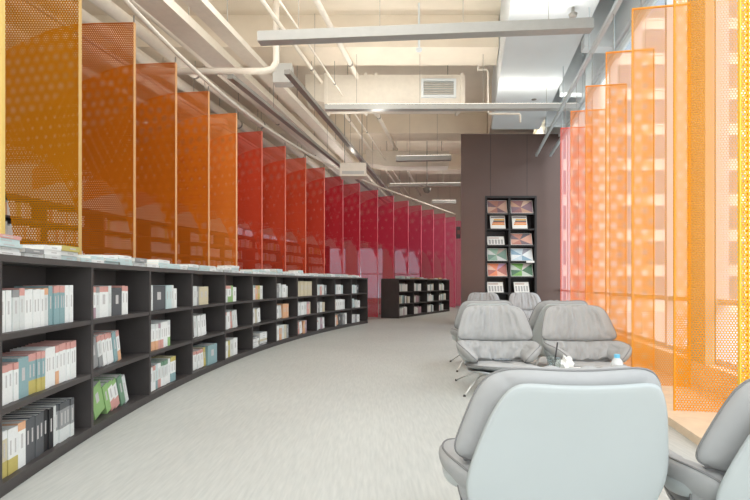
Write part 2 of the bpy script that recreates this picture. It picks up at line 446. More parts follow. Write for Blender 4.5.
# ------------------------------------------------------------------ the long curved bookshelf
S_END = s_at(13.5); NB = 12; CW = 1.006
S_BEG = S_END - CW * NB                      # one bay before the frame's left edge
SH, DEPTH, BT, DV = 1.20, .60, .032, .030
LEV = [.07, .438, .806, 1.165]               # tops of bottom board / shelf / shelf, underside of top board
def curve_board(q, s0, s1, o0, o1, z0, z1, m, n=3):
    secs = []
    for k in range(n + 1):
        p, t, inn = axes(s0 + (s1 - s0) * k / n, SF)
        a, b = p + inn * o0, p + inn * o1
        secs.append([Vector((a.x, a.y, z0)), Vector((b.x, b.y, z0)), Vector((b.x, b.y, z1)), Vector((a.x, a.y, z1))])
    q.sweep(secs, m)
shelf = empty('curved_bookshelf', axes((S_BEG + S_END) / 2, SF)[0], 0, 'long curved dark low bookshelf with three rows of open cubbies', 'bookshelf')
q = MB(); curve_board(q, S_BEG - .015, S_END + .015, -.006, DEPTH, LEV[3], SH, shelf_edge, 60); part('top_board', q, shelf, True)
q = MB(); curve_board(q, S_BEG, S_END, 0, DEPTH, LEV[0] - BT, LEV[0], shelf_dark, 60); part('bottom_board', q, shelf, True)
q = MB(); curve_board(q, S_BEG, S_END, .012, DEPTH - .012, 0, LEV[0] - BT, shelf_dark, 60); part('plinth', q, shelf, True)
for z in LEV[1:3]:
    q = MB(); curve_board(q, S_BEG, S_END, .002, DEPTH, z - BT, z, shelf_dark, 60); part('shelf_board', q, shelf, True)
q = MB(); curve_board(q, S_BEG, S_END, .295, .31, LEV[0], LEV[3], shelf_dark, 60); part('back_panel', q, shelf, True)
for k in range(NB + 1):
    q = MB(); s = S_BEG + CW * k; curve_board(q, s - DV/2, s + DV/2, -.002, DEPTH, LEV[0] - .03 if 0 < k < NB else 0, LEV[3], shelf_dark, 1); part('divider', q, shelf, True)

# contents of the bays: (bay, row) -> list of tokens 'letters*n@thickness/height%lean', row 0 = top
def parse(t):
    lean = 0.; h = .225; th = .032; n = 1
    if '%' in t: t, v = t.split('%'); lean = float(v)
    if '/' in t: t, v = t.split('/'); h = float(v)
    if '@' in t: t, v = t.split('@'); th = float(v)
    if '*' in t: t, v = t.split('*'); n = int(v)
    return [(t, th, h, lean)] * n
FILL = {
 (1,0): 'W*3@.05/.215 PS@.06/.215 PR@.05 W*5@.042/.215 PO@.05 T@.045/.235 TR*4@.034/.235 W*2@.045/.24',
 (1,1): 'PR@.04 WR*4@.042/.2 TT@.10/.215 TRY*4@.04/.225 W*3@.042/.235 WRO@.04/.235 WR*5@.042/.24',
 (1,2): 'PS@.06/.16 BWY@.05/.235 W.Y*2@.045/.235 WO.@.07/.24 D*4@.048/.24 K*2@.05/.24 P@.03/.24 SDP*5@.042/.245',
 (2,0): 'WRV*3@.04 PS@.06 WR@.14 P@.05/.23 D@.16/.215 WR*2@.05/.23',
 (2,1): 'W@.06/.17 S@.09/.23%12 PRS@.06/.24%12 WR*3@.055/.24%12 T@.06/.24%12 WRO@.05/.245%12',
 (2,2): 'W@.06/.17 G@.13/.235%20 G@.06/.235%20 WGR*2@.06/.24%20 M@.06/.25%20 P@.05/.24%20',
 (3,0): 'W@.06/.24 P@.05/.23 D@.24/.225 C*2@.05/.23 P@.05/.23 W@.06/.2',
 (3,1): 'WPO*4@.05/.24 PVR@.045/.24 W.R@.045/.245 W*2@.05/.245 WPG@.05/.25',
 (3,2): 'W*2@.05/.22 PRW@.05/.225 C.T@.05/.225 PWR@.06/.23 PMW*3@.045/.235 W@.04/.24 WYT*2@.05/.245',
 (4,0): 'W@.08/.22 P@.09/.215 S@.05/.215 B*2@.12/.21',
 (4,1): 'D@.12/.24%6 P@.09/.24%6 W*3@.07/.245%6',
 (4,2): 'PRP@.06/.2%6 WR*4@.07/.21%6 Y@.05/.225%6 T@.24/.235',
 (5,0): 'R@.06/.21 PR@.08/.215 WRG@.09/.215 G@.06/.22 W@.1/.2',
 (5,1): 'WR@.06/.22%8 PR@.07/.225%8 W@.09/.23%8 R@.06/.23%8 P*2@.07/.24%8',
 (5,2): 'W*2@.07/.22 Y@.07/.22 P@.1/.22 W@.12/.23',
 (6,0): 'W@.1/.22 PT@.06/.22 O@.08/.215 Y@.07/.215 P@.1/.21',
 (6,1): 'S@.09/.22%7 W@.08/.22%7 B@.06/.22%7 W@.1/.22%7',
 (6,2): '=5 =6',
 (7,0): 'W@.08/.24 S@.1/.23 P@.1/.24%5 W@.14/.23 P@.05/.2',
 (7,1): 'S@.09/.2%12 W@.1/.21%12 P@.08/.22%12 O*3@.07/.25',
 (7,2): 'W*2@.09/.25 OP@.08/.25 P@.1/.25 B@.08/.25 S@.08/.24',
 (8,0): 'B*8@.1/.29',
 (8,1): 'P*2@.1/.25 W@.12/.25 P@.14/.25 RV@.1/.25 B@.05/.24',
 (8,2): 'W@.07/.2 R@.09/.23%10 W@.1/.24%10 O@.07/.25 V@.08/.25',
 (9,0): 'W@.1/.22 C@.1/.22 RP@.08/.22 P@.11/.22 S@.1/.21',
 (9,1): 'W@.1/.2 S@.1/.22 P@.11/.22 B@.1/.21',
 (9,2): 'WR@.1/.21 P@.13/.24%5 V@.1/.24%5 W@.1/.24%5',
 (10,0): 'T@.1/.22 P@.12/.22 W@.14/.22 C@.1/.21',
 (10,1): 'B@.1/.24 W*4@.09/.24 P@.09/.23',
 (10,2): 'W@.12/.21 O@.1/.24%15 D@.14/.25%15 S@.12/.24 W@.1/.27',
 (11,0): 'W@.12/.2 C@.1/.21 P@.1/.2 D@.1/.22',
 (11,1): 'S@.1/.2 C@.12/.21%10 P@.1/.2 W@.12/.18',
 (11,2): 'W@.12/.2 P@.1/.21 S@.1/.2 W@.14/.19',
}
ROWN = ['top', 'middle', 'bottom']
for (bay_i, row), toks in FILL.items():
    s = S_BEG + CW * bay_i + DV/2 + .008; zf = LEV[2 - row]
    grp = 'books in the %s row of bay %d of the curved bookshelf' % (ROWN[row], bay_i)
    seq = []
    if toks[0] == '=':
        for st, tk in enumerate(toks.split()):
            n = int(tk[1:]); z = zf + .001
            for k in range(n):
                t = .030 + .006 * rng.random(); cc = rng.choice(['W', 'P', 'W', 'S', 'B'])
                p, tg, inn = axes(s + .20 + .34 * st, SF); p = p + inn * (.04 + .015 * rng.random())
                M4 = Matrix(((-tg.x*0 + 0, inn.x, tg.x, p.x - tg.x*.15), (0, inn.y, tg.y, p.y - tg.y*.15), (-1, 0, 0, z + t/2), (0, 0, 0, 1)))
                put_book(M4, t, .29, .21, cc, '%s book, %s from bottom, %s pile, bottom row, %s bay of curved shelf' % (BC[cc][3], ORD[k], ['nearer', 'farther'][st], ORD[bay_i - 1]), grp)
                z += t + .0005
        continue
    for tk in toks.split(): seq += parse(tk)
    prev_lean = 0
    for k, (sp, t, h, lean) in enumerate(seq):
        a = math.radians(lean)
        if (bay_i >= 3 or (bay_i, row) == (2, 2)) and (bay_i, row) != (8, 0): t *= 1.2
        if k > 0 or lean: pass
        # a leaning book tips towards the near (left) neighbours; foot at s, spine to the room
        wid = t * math.cos(a) if lean else t
        if lean and prev_lean == 0 and k > 0: s += (h + .003) * math.sin(a) * 1.03
        if lean and k == 0: s += h * math.sin(a)
        p, tg, inn = axes(s + wid / 2, SF); p = p + inn * (.035 + .012 * rng.random() + (.02 if lean else 0))
        hh = h + rng.uniform(-.003, .003); dd = min(.235, hh * .82)
        X = tg * math.cos(a) + Vector((0,0,math.sin(a))) ; Z = Vector((0,0,math.cos(a))) - tg * math.sin(a)
        zz = zf + .0008 + (t/2) * math.sin(a)
        M4 = Matrix(((X.x, inn.x, Z.x, p.x), (X.y, inn.y, Z.y, p.y), (X.z, inn.z, Z.z, zz), (0,0,0,1)))
        cn = BC[sp[0]][3]
        if len(sp) > 1 and sp[1] != '.': cn += ' and ' + BC[sp[1]][3]
        if len(sp) > 2 and sp[2] != '.' and sp[2] != sp[1]: cn = BC[sp[0]][3] + ', ' + BC[sp[2]][3] + '-footed'
        lab = '%s book, %s from left, %s row, %s bay of curved shelf' % (cn, ORD[k], ROWN[row], ORD[bay_i - 1])
        put_book(M4, t - .001, hh, dd, sp, lab, grp)
        s += (t / math.cos(a) + .004 if lean else t) + .0006
        prev_lean = lean

# piles on top of the curved shelf: (arc position from S_BEG, count)
pile = 0; s = S_BEG + CW * .97
TOPS = [(.33, 5, .021), (.20, 2, .026), (.20, 3, .027), (.24, 3, .031), (.16, 1, .03), (.2, 2, .024), (.26, 3, .024), (.24, 3, .028), (.24, 2, .036)]
TOPS += [(rng.uniform(.22, .30), rng.choice((1, 2, 2, 2, 3)), rng.uniform(.026, .036)) for _ in range(40)]
for ln, n, th in TOPS:
    z = SH + .001; pile += 1
    for k in range(n):
        t = th * rng.uniform(.9, 1.1); cc = rng.choice(['W', 'W', 'P', 'C', 'W', 'P', 'C'])
        if pile == 1 and k == n - 1: cc = 'R'
        if pile == 4 and k == n - 1: cc = 'Y'
        if pile in (2, 9) and k == n - 1: cc = 'S'
        h = min(ln - .012, .29)
        p, tg, inn = axes(s + ln/2 + rng.uniform(-.004, .004), SF); p = p + inn * (.035 + .03 * rng.random())
        M4 = Matrix(((0, inn.x, tg.x, p.x - tg.x*h/2), (0, inn.y, tg.y, p.y - tg.y*h/2), (-1, 0, 0, z + t/2), (0,0,0,1)))
        po = 'single' if n == 1 else ('topmost' if k == n - 1 else '%s from bottom' % ORD[k])
        put_book(M4, t, h, .21, cc, '%s book, %s in %s pile from left on curved shelf top' % (BC[cc][3], po, ORDN(pile)), 'books lying on top of the curved bookshelf')
        z += t + .0005
    s += ln
    if s > S_END - .4: break

# ------------------------------------------------------------------ far low bookshelf
FA = Vector((.72, 15.0, 0)); FB = Vector((2.81, 18.9, 0)); FT = (FB - FA).normalized(); FI = Vector((-FT.y, FT.x, 0)); FL = (FB - FA).length
fsh = empty('low_bookshelf', FA, math.atan2(FT.y, FT.x), 'short dark low bookshelf standing beyond the end of the curved one', 'bookshelf')
q = MB(); q.box(-.015, FL + .015, -.005, .6, LEV[3], SH, shelf_edge); part('top_board', q, fsh)
q = MB(); q.box(0, FL, 0, .6, LEV[0] - BT, LEV[0], shelf_dark); part('bottom_board', q, fsh)
q = MB(); q.box(0, FL, .012, .588, 0, LEV[0] - BT, shelf_dark); part('plinth', q, fsh)
for z in LEV[1:3]:
    q = MB(); q.box(0, FL, .002, .6, z - BT, z, shelf_dark); part('shelf_board', q, fsh)
q = MB(); q.box(0, FL, .295, .31, LEV[0], LEV[3], shelf_dark); part('back_panel', q, fsh)
for k in range(5):
    q = MB(); xx = FL * k / 4; q.box(xx - DV/2, xx + DV/2, -.002, .6, 0 if k in (0, 4) else LEV[0], LEV[3], shelf_dark); part('side_panel' if k in (0, 4) else 'divider', q, fsh)
fm = Matrix(((FT.x, FI.x, 0, FA.x), (FT.y, FI.y, 0, FA.y), (0, 0, 1, 0), (0, 0, 0, 1)))
far_books = MB()
def stuff_row(q, tf, x0, x1, y, z, hmin, hmax, fillr, wmin=.03, wmax=.09, pal='WWPWCPSWWTWBVDW'):
    x = x0
    while x < x0 + (x1 - x0) * fillr:
        t = rng.uniform(wmin, wmax); h = rng.uniform(hmin, hmax)
        q.box(x, x + t - .002, y, y + .17, z, z + h, bm_(rng.choice(pal)), tf)
        x += t
for k in range(4):
    for r in range(3):
        stuff_row(far_books, fm, FL * k / 4 + .03, FL * (k+1) / 4 - .03, .05, LEV[r] + .001, .19, .26, rng.uniform(.5, .75), .06, .13)
x = .3
while x < FL - .4:
    n = rng.choice((1, 2, 2, 3)); z = SH + .001
    for j in range(n):
        t = rng.uniform(.024, .036); far_books.box(x, x + .29, .06 + .02*rng.random(), .27, z, z + t, bm_(rng.choice('WPCWPO')), fm); z += t + .0005
    x += rng.uniform(.32, .5)

# ------------------------------------------------------------------ tall bookshelf along the left wall behind the fins
TH = 2.42; TO = -3.0
tall = empty('tall_bookshelf', curve_pt(10, TO), 0, 'tall dark bookcase running behind the left fins, full of books', 'bookshelf')
def tall_board(q, ya, yb, o0, o1, z0, z1, m, n):
    secs = []
    for k in range(n + 1):
        yv = ya + (yb - ya) * k / n; a, b = curve_pt(yv, TO - o0), curve_pt(yv, TO - o1)
        secs.append([Vector((a.x, a.y, z0)), Vector((b.x, b.y, z0)), Vector((b.x, b.y, z1)), Vector((a.x, a.y, z1))])
    q.sweep(secs, m)
TY0, TY1 = 3.2, 17.0
q = MB(); tall_board(q, TY0, TY1, 0, .32, TH - .04, TH, shelf_dark, 30); part('top_board', q, tall, True)
q = MB(); tall_board(q, TY0, TY1, .30, .32, 0, TH - .04, shelf_dark, 30); part('back_panel', q, tall, True)
TZ = [.08 + .333 * k for k in range(7)]
for z in TZ:
    q = MB(); tall_board(q, TY0, TY1, 0, .30, z - .03, z, shelf_dark, 30); part('shelf_board', q, tall, True)
ny = 13
for k in range(ny):
    yv = TY0 + (TY1 - TY0) * k / (ny - 1)
    q = MB(); tall_board(q, yv - .015, yv + .015, -.002, .30, 0, TH - .04, shelf_dark, 1); part('divider', q, tall, True)
for k in range(ny - 1):
    ya = TY0 + (TY1 - TY0) * k / (ny - 1) + .03; yb = TY0 + (TY1 - TY0) * (k + 1) / (ny - 1) - .03
    for z in TZ[3:]:
        yv = ya; lim = ya + (yb - ya) * rng.uniform(.55, .98)
        while yv < lim:
            t = rng.uniform(.03, .07); h = rng.uniform(.18, .25)
            tall_board(far_books, yv, min(yv + t, yb) - .003, .04, .22, z + .001, z + h, bm_(rng.choice('WWPWBPOWRWYPW')), 1); yv += t
solo('books', far_books, 'small distant books filling the low far shelf and the tall bookcase behind', 'books', kind='stuff')

# ------------------------------------------------------------------ dark kiosk with magazine rack
KY = 12.6
kx = lambda px: (px - 375) * KY / 500
kz = lambda py: CAM_Z - (py - 283.3) * KY / 500
ka, kb, kt = kx(461), kx(561.5), kz(134)
ra, rb, rt, rbot = kx(485), kx(536.5), kz(196), kz(312)
q = MB(); KS = lambda v: Vector((v[0] + (v[1] - KY) * .21, v[1], v[2]))
q.box(ka, ra, KY, KY + 1.4, 0, kt, kiosk_brown, KS); q.box(rb, kb, KY, KY + 1.4, 0, kt, kiosk_brown, KS)
q.box(ra, rb, KY, KY + 1.4, rt, kt, kiosk_brown, KS); q.box(ra, rb, KY, KY + 1.4, 0, rbot, kiosk_brown, KS); q.box(ra - .1, rb, KY + .35, KY + 1.4, rbot, rt, kiosk_brown, KS)
for px in (490.5, 527): q.box(kx(px) - .004, kx(px) + .004, KY - .002, KY, rt, kt, black_frame)
solo('wall_kiosk', q, kind='structure')
rack = empty('magazine_rack', ((ra + rb) / 2, KY, rbot), 0, 'black recessed magazine rack in the dark brown kiosk wall, two columns wide', 'rack')
q = MB(); f = .05
q.box(ra, ra + f, KY - .02, KY + .3, rbot, rt, black_frame); q.box(rb - f, rb, KY - .02, KY + .3, rbot, rt, black_frame)
q.box(ra + f, rb - f, KY - .02, KY + .3, rt - f, rt, black_frame); q.box(ra + f, rb - f, KY - .02, KY + .3, rbot, rbot + f, black_frame)
part('frame', q, rack, True)
q = MB(); q.box(ra + f, rb - f, KY + .28, KY + .34, rbot + f, rt - f, black_frame); part('back_panel', q, rack, True)
cxm = kx(509.5)
q = MB(); q.box(cxm - .025, cxm + .025, KY - .01, KY + .28, rbot + f, rt - f, black_frame); part('divider', q, rack, True)
rows_y = [213.8, 229.2, 245.4, 261.4, 277.0, 293.2, 308.5]
for yy in rows_y:
    for a, b in ((ra + f, cxm - .025), (cxm + .025, rb - f)):
        q = MB(); q.box(a, b, KY - .005, KY + .28, kz(yy + .9), kz(yy - .6), black_frame); part('shelf_board', q, rack, True)
q = MB(); q.box(kx(526), kx(534), KY - .03, KY - .021, kz(262.8), kz(260.9), page_white); part('shelf_label', q, rack, True)
# each magazine cover: facets of flat colour
MAGS = [
 (0,0,488,507.8,199.5,'brown and mauve abstract magazine',[(170,120,104),(120,96,104),(196,160,140),(150,110,110)]),
 (0,1,511.3,533.8,199.5,'mauve and tan abstract magazine',[(150,104,104),(186,146,120),(130,100,110),(206,176,150)]),
 (1,0,491,506,215,'white booklet with orange stripes',None),
 (1,1,513,528,215,'white booklet with mustard stripes',None),
 (2,0,488,505,236,'plain white printed leaflet',0),
 (2,1,511.3,533,233,'rust and grey abstract magazine',[(176,116,100),(110,92,100),(200,150,130),(90,84,92)]),
 (3,0,488,507.8,248,'grey and green abstract magazine',[(140,170,150),(196,200,196),(110,140,126),(170,150,140)]),
 (3,1,511.5,533.5,248,'blue grey abstract magazine',[(190,206,214),(130,160,180),(220,224,224),(150,150,160)]),
 (4,0,488,507.8,263,'orange and pink abstract magazine',[(236,140,100),(226,180,160),(180,110,100),(200,160,190)]),
 (4,1,511.3,533.8,263,'bright green and grey abstract magazine',[(110,160,80),(180,190,176),(70,110,80),(206,196,190)]),
 (5,0,488,504,282,'pale printed brochure',0),
 (5,1,515,530,282,'grey printed brochure',0)]
for r, c, xa, xb, yt, lb, cols in MAGS:
    a, b = kx(xa), kx(xb); z0 = kz(rows_y[r] - .6) + .003; z1 = kz(yt)
    tilt = .10
    def P(u, v, d=0): return Vector((a + (b - a) * u, KY + .03 + tilt * v + d, z0 + (z1 - z0) * v))
    q = MB()
    vs = [P(0,0,.0),P(1,0,.0),P(1,1,.0),P(0,1,.0),P(0,0,.015),P(1,0,.015),P(1,1,.015),P(0,1,.015)]
    q.add(vs, [(0,3,2,1),(4,5,6,7),(0,1,5,4),(1,2,6,5),(2,3,7,6),(3,0,4,7)], page_white)
    root = solo('magazine', q, '%s in the %s column of the kiosk rack, %s row' % (lb, ['left', 'right'][c], ORD[r]), 'magazine', 'magazines on the kiosk rack')
    g = MB()
    pm = lambda c3: mat('print %d %d %d' % c3, c3, .5, var=.08, scale=6)
    if isinstance(cols, list):
        m0, cpt = P(.03,.03,-.003), P(.42 + .12*rng.random(), .45, -.003)
        rim = [P(.02,.03,-.003), P(.5,.03,-.003), P(.98,.03,-.003), P(.98,.97,-.003), P(.6,.97,-.003), P(.02,.97,-.003), P(.02,.5,-.003)]
        for k in range(7): g.add([cpt, rim[k], rim[(k+1) % 7]], [(0,1,2)], pm(cols[k % 4]))
    elif cols is None:
        for k, cc in enumerate(((226,150,60),(214,120,60),(60,50,50),(236,180,70))):
            v0 = .28 + .12*k; g.add([P(.1 + .05*k,v0,-.003),P(.95,v0,-.003),P(.95,v0+.1,-.003),P(.1 + .05*k,v0+.1,-.003)], [(0,1,2,3)], pm(cc))
        g.add([P(.05,.82,-.003),P(.95,.82,-.003),P(.95,.92,-.003),P(.05,.92,-.003)], [(0,1,2,3)], pm((150,140,140)))
    else:
        for k in range(5):
            u0 = .08 + .18*k; g.add([P(u0,.1,-.003),P(u0+.12,.1,-.003),P(u0+.12,.62,-.003),P(u0,.62,-.003)], [(0,1,2,3)], pm((170,168,166)))
        g.add([P(.08,.75,-.003),P(.7,.75,-.003),P(.7,.88,-.003),P(.08,.88,-.003)], [(0,1,2,3)], pm((200,180,170)))
    part('cover_print', g, root, True)
q = MB(); q.box(ka - .10, ka - .002, KY + .05, KY + .16, kz(238), kz(226.5), black_frame); q.box(ka - .085, ka - .015, KY + .042, KY + .05, kz(234), kz(230), mat('sign plate', (120, 60, 56), .5))
solo('wall_sign', q, 'small dark box sign on the left edge of the brown kiosk', 'sign')

# ------------------------------------------------------------------ lounge chairs
def cr(ts, pts, t):
    """Catmull-Rom through pts (tuples) at parameters ts"""
    if t <= ts[0]: i = 0
    elif t >= ts[-1]: i = len(ts) - 2
    else: i = max(k for k in range(len(ts) - 1) if ts[k] <= t)
    u = (t - ts[i]) / (ts[i+1] - ts[i])
    p1, p2 = pts[i], pts[i+1]; p0 = pts[i-1] if i else tuple(2*a - b for a, b in zip(p1, p2)); p3 = pts[i+2] if i + 2 < len(pts) else tuple(2*b - a for a, b in zip(p1, p2))
    return tuple(.5*(2*b + (c - a)*u + (2*a - 5*b + 4*c - d)*u*u + (-a + 3*b - 3*c + d)*u**3) for a, b, c, d in zip(p0, p1, p2, p3))
def squircle(a, b, r):
    m = max(abs(a), abs(b))
    if m < 1e-6: return a, b
    f = (abs(a/m)**r + abs(b/m)**r) ** (-1/r)
    return a * f, b * f
def pillow(P, T, m, nu=26, nv=22, r=4., r2=None, pw=4., qe=.5, ft=1., bk=.6, wr=0., seed=0., fold=(7., 1.5), centre=0.):
    """a cushion around the sheet P(u,v); returns (MB, boundary loop)"""
    q = MB(); q.smooth = True
    def S(a, b): u, v = squircle(a, b, r if b > 0 or r2 is None else r2); return Vector(P(u, v))
    front, back, loop = [], [], []
    for j in range(nv + 1):
        fr, br = [], []
        for i in range(nu + 1):
            a = -1 + 2*i/nu; b = -1 + 2*j/nv
            a = math.copysign(1 - (1 - abs(a))**1.25, a); b = math.copysign(1 - (1 - abs(b))**1.25, b)
            p = S(a, b); e = .01
            n = (S(a + e, b) - S(a - e, b)).cross(S(a, b + e) - S(a, b - e)).normalized()
            k = max(0., (1 - abs(a)**pw) * (1 - abs(b)**pw)) ** qe
            w = 0.
            if wr:
                w = noise.noise(Vector((a*fold[0] + seed, b*fold[1], seed*3))) * wr * (.35 + .65*k)
                w += noise.noise(Vector((a*fold[0]*2.3 + seed, b*fold[1]*2.2 + 5, seed))) * wr * .45 * k
                w -= centre * math.exp(-(a/.05)**2) * k
            fr.append(p + n * (T*ft*k + w*min(1, k*2))); br.append(p - n * T*bk*k)
        front.append(fr); back.append(br)
    W = nu + 1
    vs = [v for row in front for v in row]; fs = []
    for j in range(nv):
        for i in range(nu): fs.append((j*W+i, j*W+i+1, (j+1)*W+i+1, (j+1)*W+i))
    n0 = len(vs); vs += [v for row in back for v in row]
    for j in range(nv):
        for i in range(nu): fs.append((n0+j*W+i, n0+(j+1)*W+i, n0+(j+1)*W+i+1, n0+j*W+i+1))
    q.add(vs, fs, m)
    loop = [front[0][i] for i in range(nu)] + [front[j][nu] for j in range(nv)] + [front[nv][i] for i in range(nu, 0, -1)] + [front[j][0] for j in range(nv, 0, -1)]
    return q, loop
# side profile of the sheet the cushions lie on: parameter -> (y, z, half width)
PT = [0, .14, .32, .44, .56, .70, .86, 1.0]
PP = [(-.37,.238,.27), (-.2,.208,.31), (.02,.182,.33), (.13,.212,.34), (.19,.31,.37), (.245,.448,.395), (.325,.65,.348), (.40,.822,.288)]
def prof(t): return cr(PT, PP, t)
chair = empty('lounge_chair', (0,0,0))
def sheet(t0, t1, hw_scale=1., wrap=.10, off=0.):
    def P(u, v):
        t = t0 + (t1 - t0) * (v + 1) / 2; y, z, hw = prof(t); y2, z2, _ = prof(t + .01)
        d = Vector((0, y2 - y, z2 - z)).normalized(); n = Vector((0, -d.z, d.y))          # towards the sitter
        return Vector((hw * hw_scale * u, y, z)) + n * (wrap * u*u + off)
    return P
def cushion(name, P, T, parent, pr=.0042, **k):
    q, loop = pillow(P, T, fabric, **k)
    o = part(name, q, parent, merge=.0004)
    g = MB(); g.smooth = True; g.tube(loop, pr, piping_grey, 6, closed=True); part('piping', g, o)
    return o
cushion('head_cushion', sheet(.70, 1.0, 1.0, .05, .062), .085, chair, r=5., r2=7., wr=.036, seed=3.1, fold=(9, .7), nu=46, nv=26, bk=.62, centre=.010)
cushion('lumbar_cushion', sheet(.44, .705, .96, .07, .055), .07, chair, r=8., wr=.036, seed=8.3, fold=(9, .6), nu=46, nv=22, bk=.6, centre=.008)
cushion('seat_cushion', sheet(-.02, .48, .98, .02, .045), .05, chair, r=4., wr=.010, seed=5.2, fold=(2.5, 2.5), nu=30, nv=26, bk=.7)
def arm_sheet(sg, grow=1., off=0.):
    c = Vector((sg * .335, -.04, .372)); A = Vector((0, -.265, -.02)); A2 = Vector((sg * .085, 0, .082)); n = Vector((-sg * .082, 0, .085)).normalized()
    def P(u, v):
        if sg < 0: u = -u
        f = max(0, u * (1 if sg > 0 else -1))
        return c + A * (u*grow) + A2 * (v*grow) + Vector((0, .04*v, 0)) + n * (.05 * u*u - off + .03*v*v) + Vector((-sg * .06 * f ** 2, 0, 0))
    return P
for sg in (-1, 1):
    cushion('arm_pad', arm_sheet(sg), .068, chair, r=2.4, wr=.012, seed=2. + sg, fold=(2, 2), nu=22, nv=16, bk=.5)
# moulded shell
q, _ = pillow(sheet(-.03, 1.0, .90, .03, -.022), .008, shell_white, r=11., pw=40, qe=.4, ft=1, bk=1, nu=36, nv=48)
for sg in (-1, 1):
    g, _ = pillow(arm_sheet(sg, .58, .048), .007, shell_white, r=2.4, pw=40, qe=.4, ft=1, bk=1, nu=18, nv=14)
    q.add(g.v, g.f, shell_white)
part('shell', q, chair, merge=.0003)
for sx in (-1, 1):
    for sy, y0, y1 in ((-1, -.17, -.36), (1, .07, .40)):
        g = MB(); g.smooth = True; g.tube([(sx*.20, y0, .166), (sx*.30, (y0+y1)/2, .085), (sx*.375, y1, .010)], [.0095, .009, .008], leg_white, 8)
        lg = part('leg', g, chair)
        g = MB(); g.lathe([(.0, 0), (.013, 0), (.013, .012), (.009, .02)], mat('black foot', (50, 50, 50)), 10, (sx*.375, y1, 0)); part('foot', g, lg)
g = MB(); g.smooth = True
g.tube([(-.20,-.17,.172), (.20,-.17,.172), (.20,.07,.160), (-.20,.07,.160)], .009, leg_white, 8, closed=True)
part('base_frame', g, chair)
index_kids(chair)
CH = [('F1', .625, 1.86, PI + .02, .93, 'grey upholstered lounge chair in the foreground, its broad white shell back to the viewer'),
      ('F2', 1.41, 1.76, PI - .05, .93, 'grey lounge chair cut by the lower right corner of the photo, beside the window platform'),
      ('S1', 1.23, 5.00, -.06, 1.0, 'grey lounge chair facing the viewer on the aisle side, a dark tablet on its seat'),
      ('S2', 2.10, 4.98, .0, 1.0, 'grey lounge chair facing the viewer, behind the table with the bottle'),
      ('T1', 1.375, 6.35, PI - .05, 1.0, 'grey lounge chair facing away, half hidden behind the one with the tablet'),
      ('T2', 2.235, 6.25, PI + .02, 1.0, 'grey lounge chair facing away, white shell showing behind the window-side chair'),
      ('U1', 2.36, 10.75, -.1, 1.0, 'distant grey lounge chair before the kiosk, left of the far two'),
      ('U2', 3.24, 10.55, .05, 1.0, 'distant grey lounge chair before the magazine rack, right of the far two')]
for i, (k, x, yv, rz, sc, lb) in enumerate(CH):
    o = chair if i == 0 else copy_tree(chair)
    o.location = (x, yv, 0); o.rotation_euler = (0, 0, rz); o.scale = (sc, sc, sc * (.965 if k[0] == 'S' else 1))
    tag(o, lb, 'chair', 'grey lounge chairs by the window')

# ------------------------------------------------------------------ coffee table and what stands on it
TX, TYY, TZt = 1.37, 3.28, .46
tab_w = mat('white table laminate', (232, 234, 232), .4, var=.01)
t = empty('coffee_table', (TX, TYY, 0), 0, 'low round white coffee table between the foreground chair and the facing pair', 'table')
q = MB(); q.smooth = False; q.lathe([(0, TZt - .025), (.28, TZt - .025), (.295, TZt - .015), (.295, TZt), (0, TZt)], tab_w, 40); part('table_top', q, t)
q = MB(); q.lathe([(.03, .02), (.025, .05), (.025, TZt - .026)], leg_white, 16); part('pedestal', q, t)
q = MB(); q.lathe([(0, 0), (.21, 0), (.21, .012), (.03, .022), (0, .022)], leg_white, 30); part('base', q, t)
clear = glass('clear plastic', (235, 240, 240), .12)
def at(px, yv): return (px - 375) * yv / 500
yy = 3.22; x = at(554, yy)
cup = empty('drink_cup', (x, yy, TZt), 0, 'clear plastic cup of green drink with a dark straw on the table', 'cup')
q = MB(); q.smooth = True; q.lathe([(.0, .001), (.030, .001), (.040, .105), (.042, .108), (.039, .105), (.029, .004), (0, .004)], clear, 20); part('cup_wall', q, cup)
q = MB(); q.smooth = True; q.lathe([(0, .005), (.0285, .005), (.0325, .05), (0, .05)], mat('green drink', (120, 160, 110), .3), 18); part('drink', q, cup)
q = MB(); q.tube([(-.004, 0, .01), (.012, .006, .12), (.025, .012, .205)], .0045, mat('dark straw', (60, 60, 62), .4), 8); part('straw', q, cup)
q = MB(); q.lathe([(.043, .106), (.044, .112), (.034, .122), (.006, .124), (.006, .1235)], clear, 20); part('lid', q, cup)
yy = 3.30; x = at(565, yy)
bm = bmesh.new(); bmesh.ops.create_icosphere(bm, subdivisions=3, radius=.05)
for v in bm.verts:
    v.co *= 1 + .55 * noise.noise(v.co * 38) + .25 * noise.noise(v.co * 80); v.co.z = max(-.038, v.co.z * 1.1)
me = bpy.data.meshes.new('wrapper'); bm.to_mesh(me); bm.free(); me.materials.append(mat('crumpled paper', (226, 224, 220), .7, var=.12, scale=40)); me.materials.append(mat('yellow print', (222, 180, 60), .7))
for k, pf in enumerate(me.polygons): pf.material_index = 1 if (pf.center.x > .01 and pf.center.z < -.005 and k % 3 == 0) else 0
wrp = bpy.data.objects.new('food_wrapper', me); wrp.location = (x, yy, TZt + .039); col.objects.link(wrp); tag(wrp, 'crumpled white and yellow food wrapper beside the drink cup', 'wrapper')
yy = 3.25; x = at(617, yy)
bt = empty('plastic_bottle', (x, yy, TZt), 0, 'small clear plastic bottle with a light blue cap on the table', 'bottle')
q = MB(); q.smooth = True; q.lathe([(0, .001), (.030, .001), (.034, .01), (.034, .07), (.028, .095), (.014, .115), (.013, .125), (0, .125)], mat('frosted bottle', (208, 212, 212), .25), 20); part('bottle_body', q, bt)
q = MB(); q.lathe([(.0165, .113), (.0165, .133), (.014, .136), (0, .136)], mat('blue cap', (110, 190, 224), .4), 18); part('cap', q, bt)
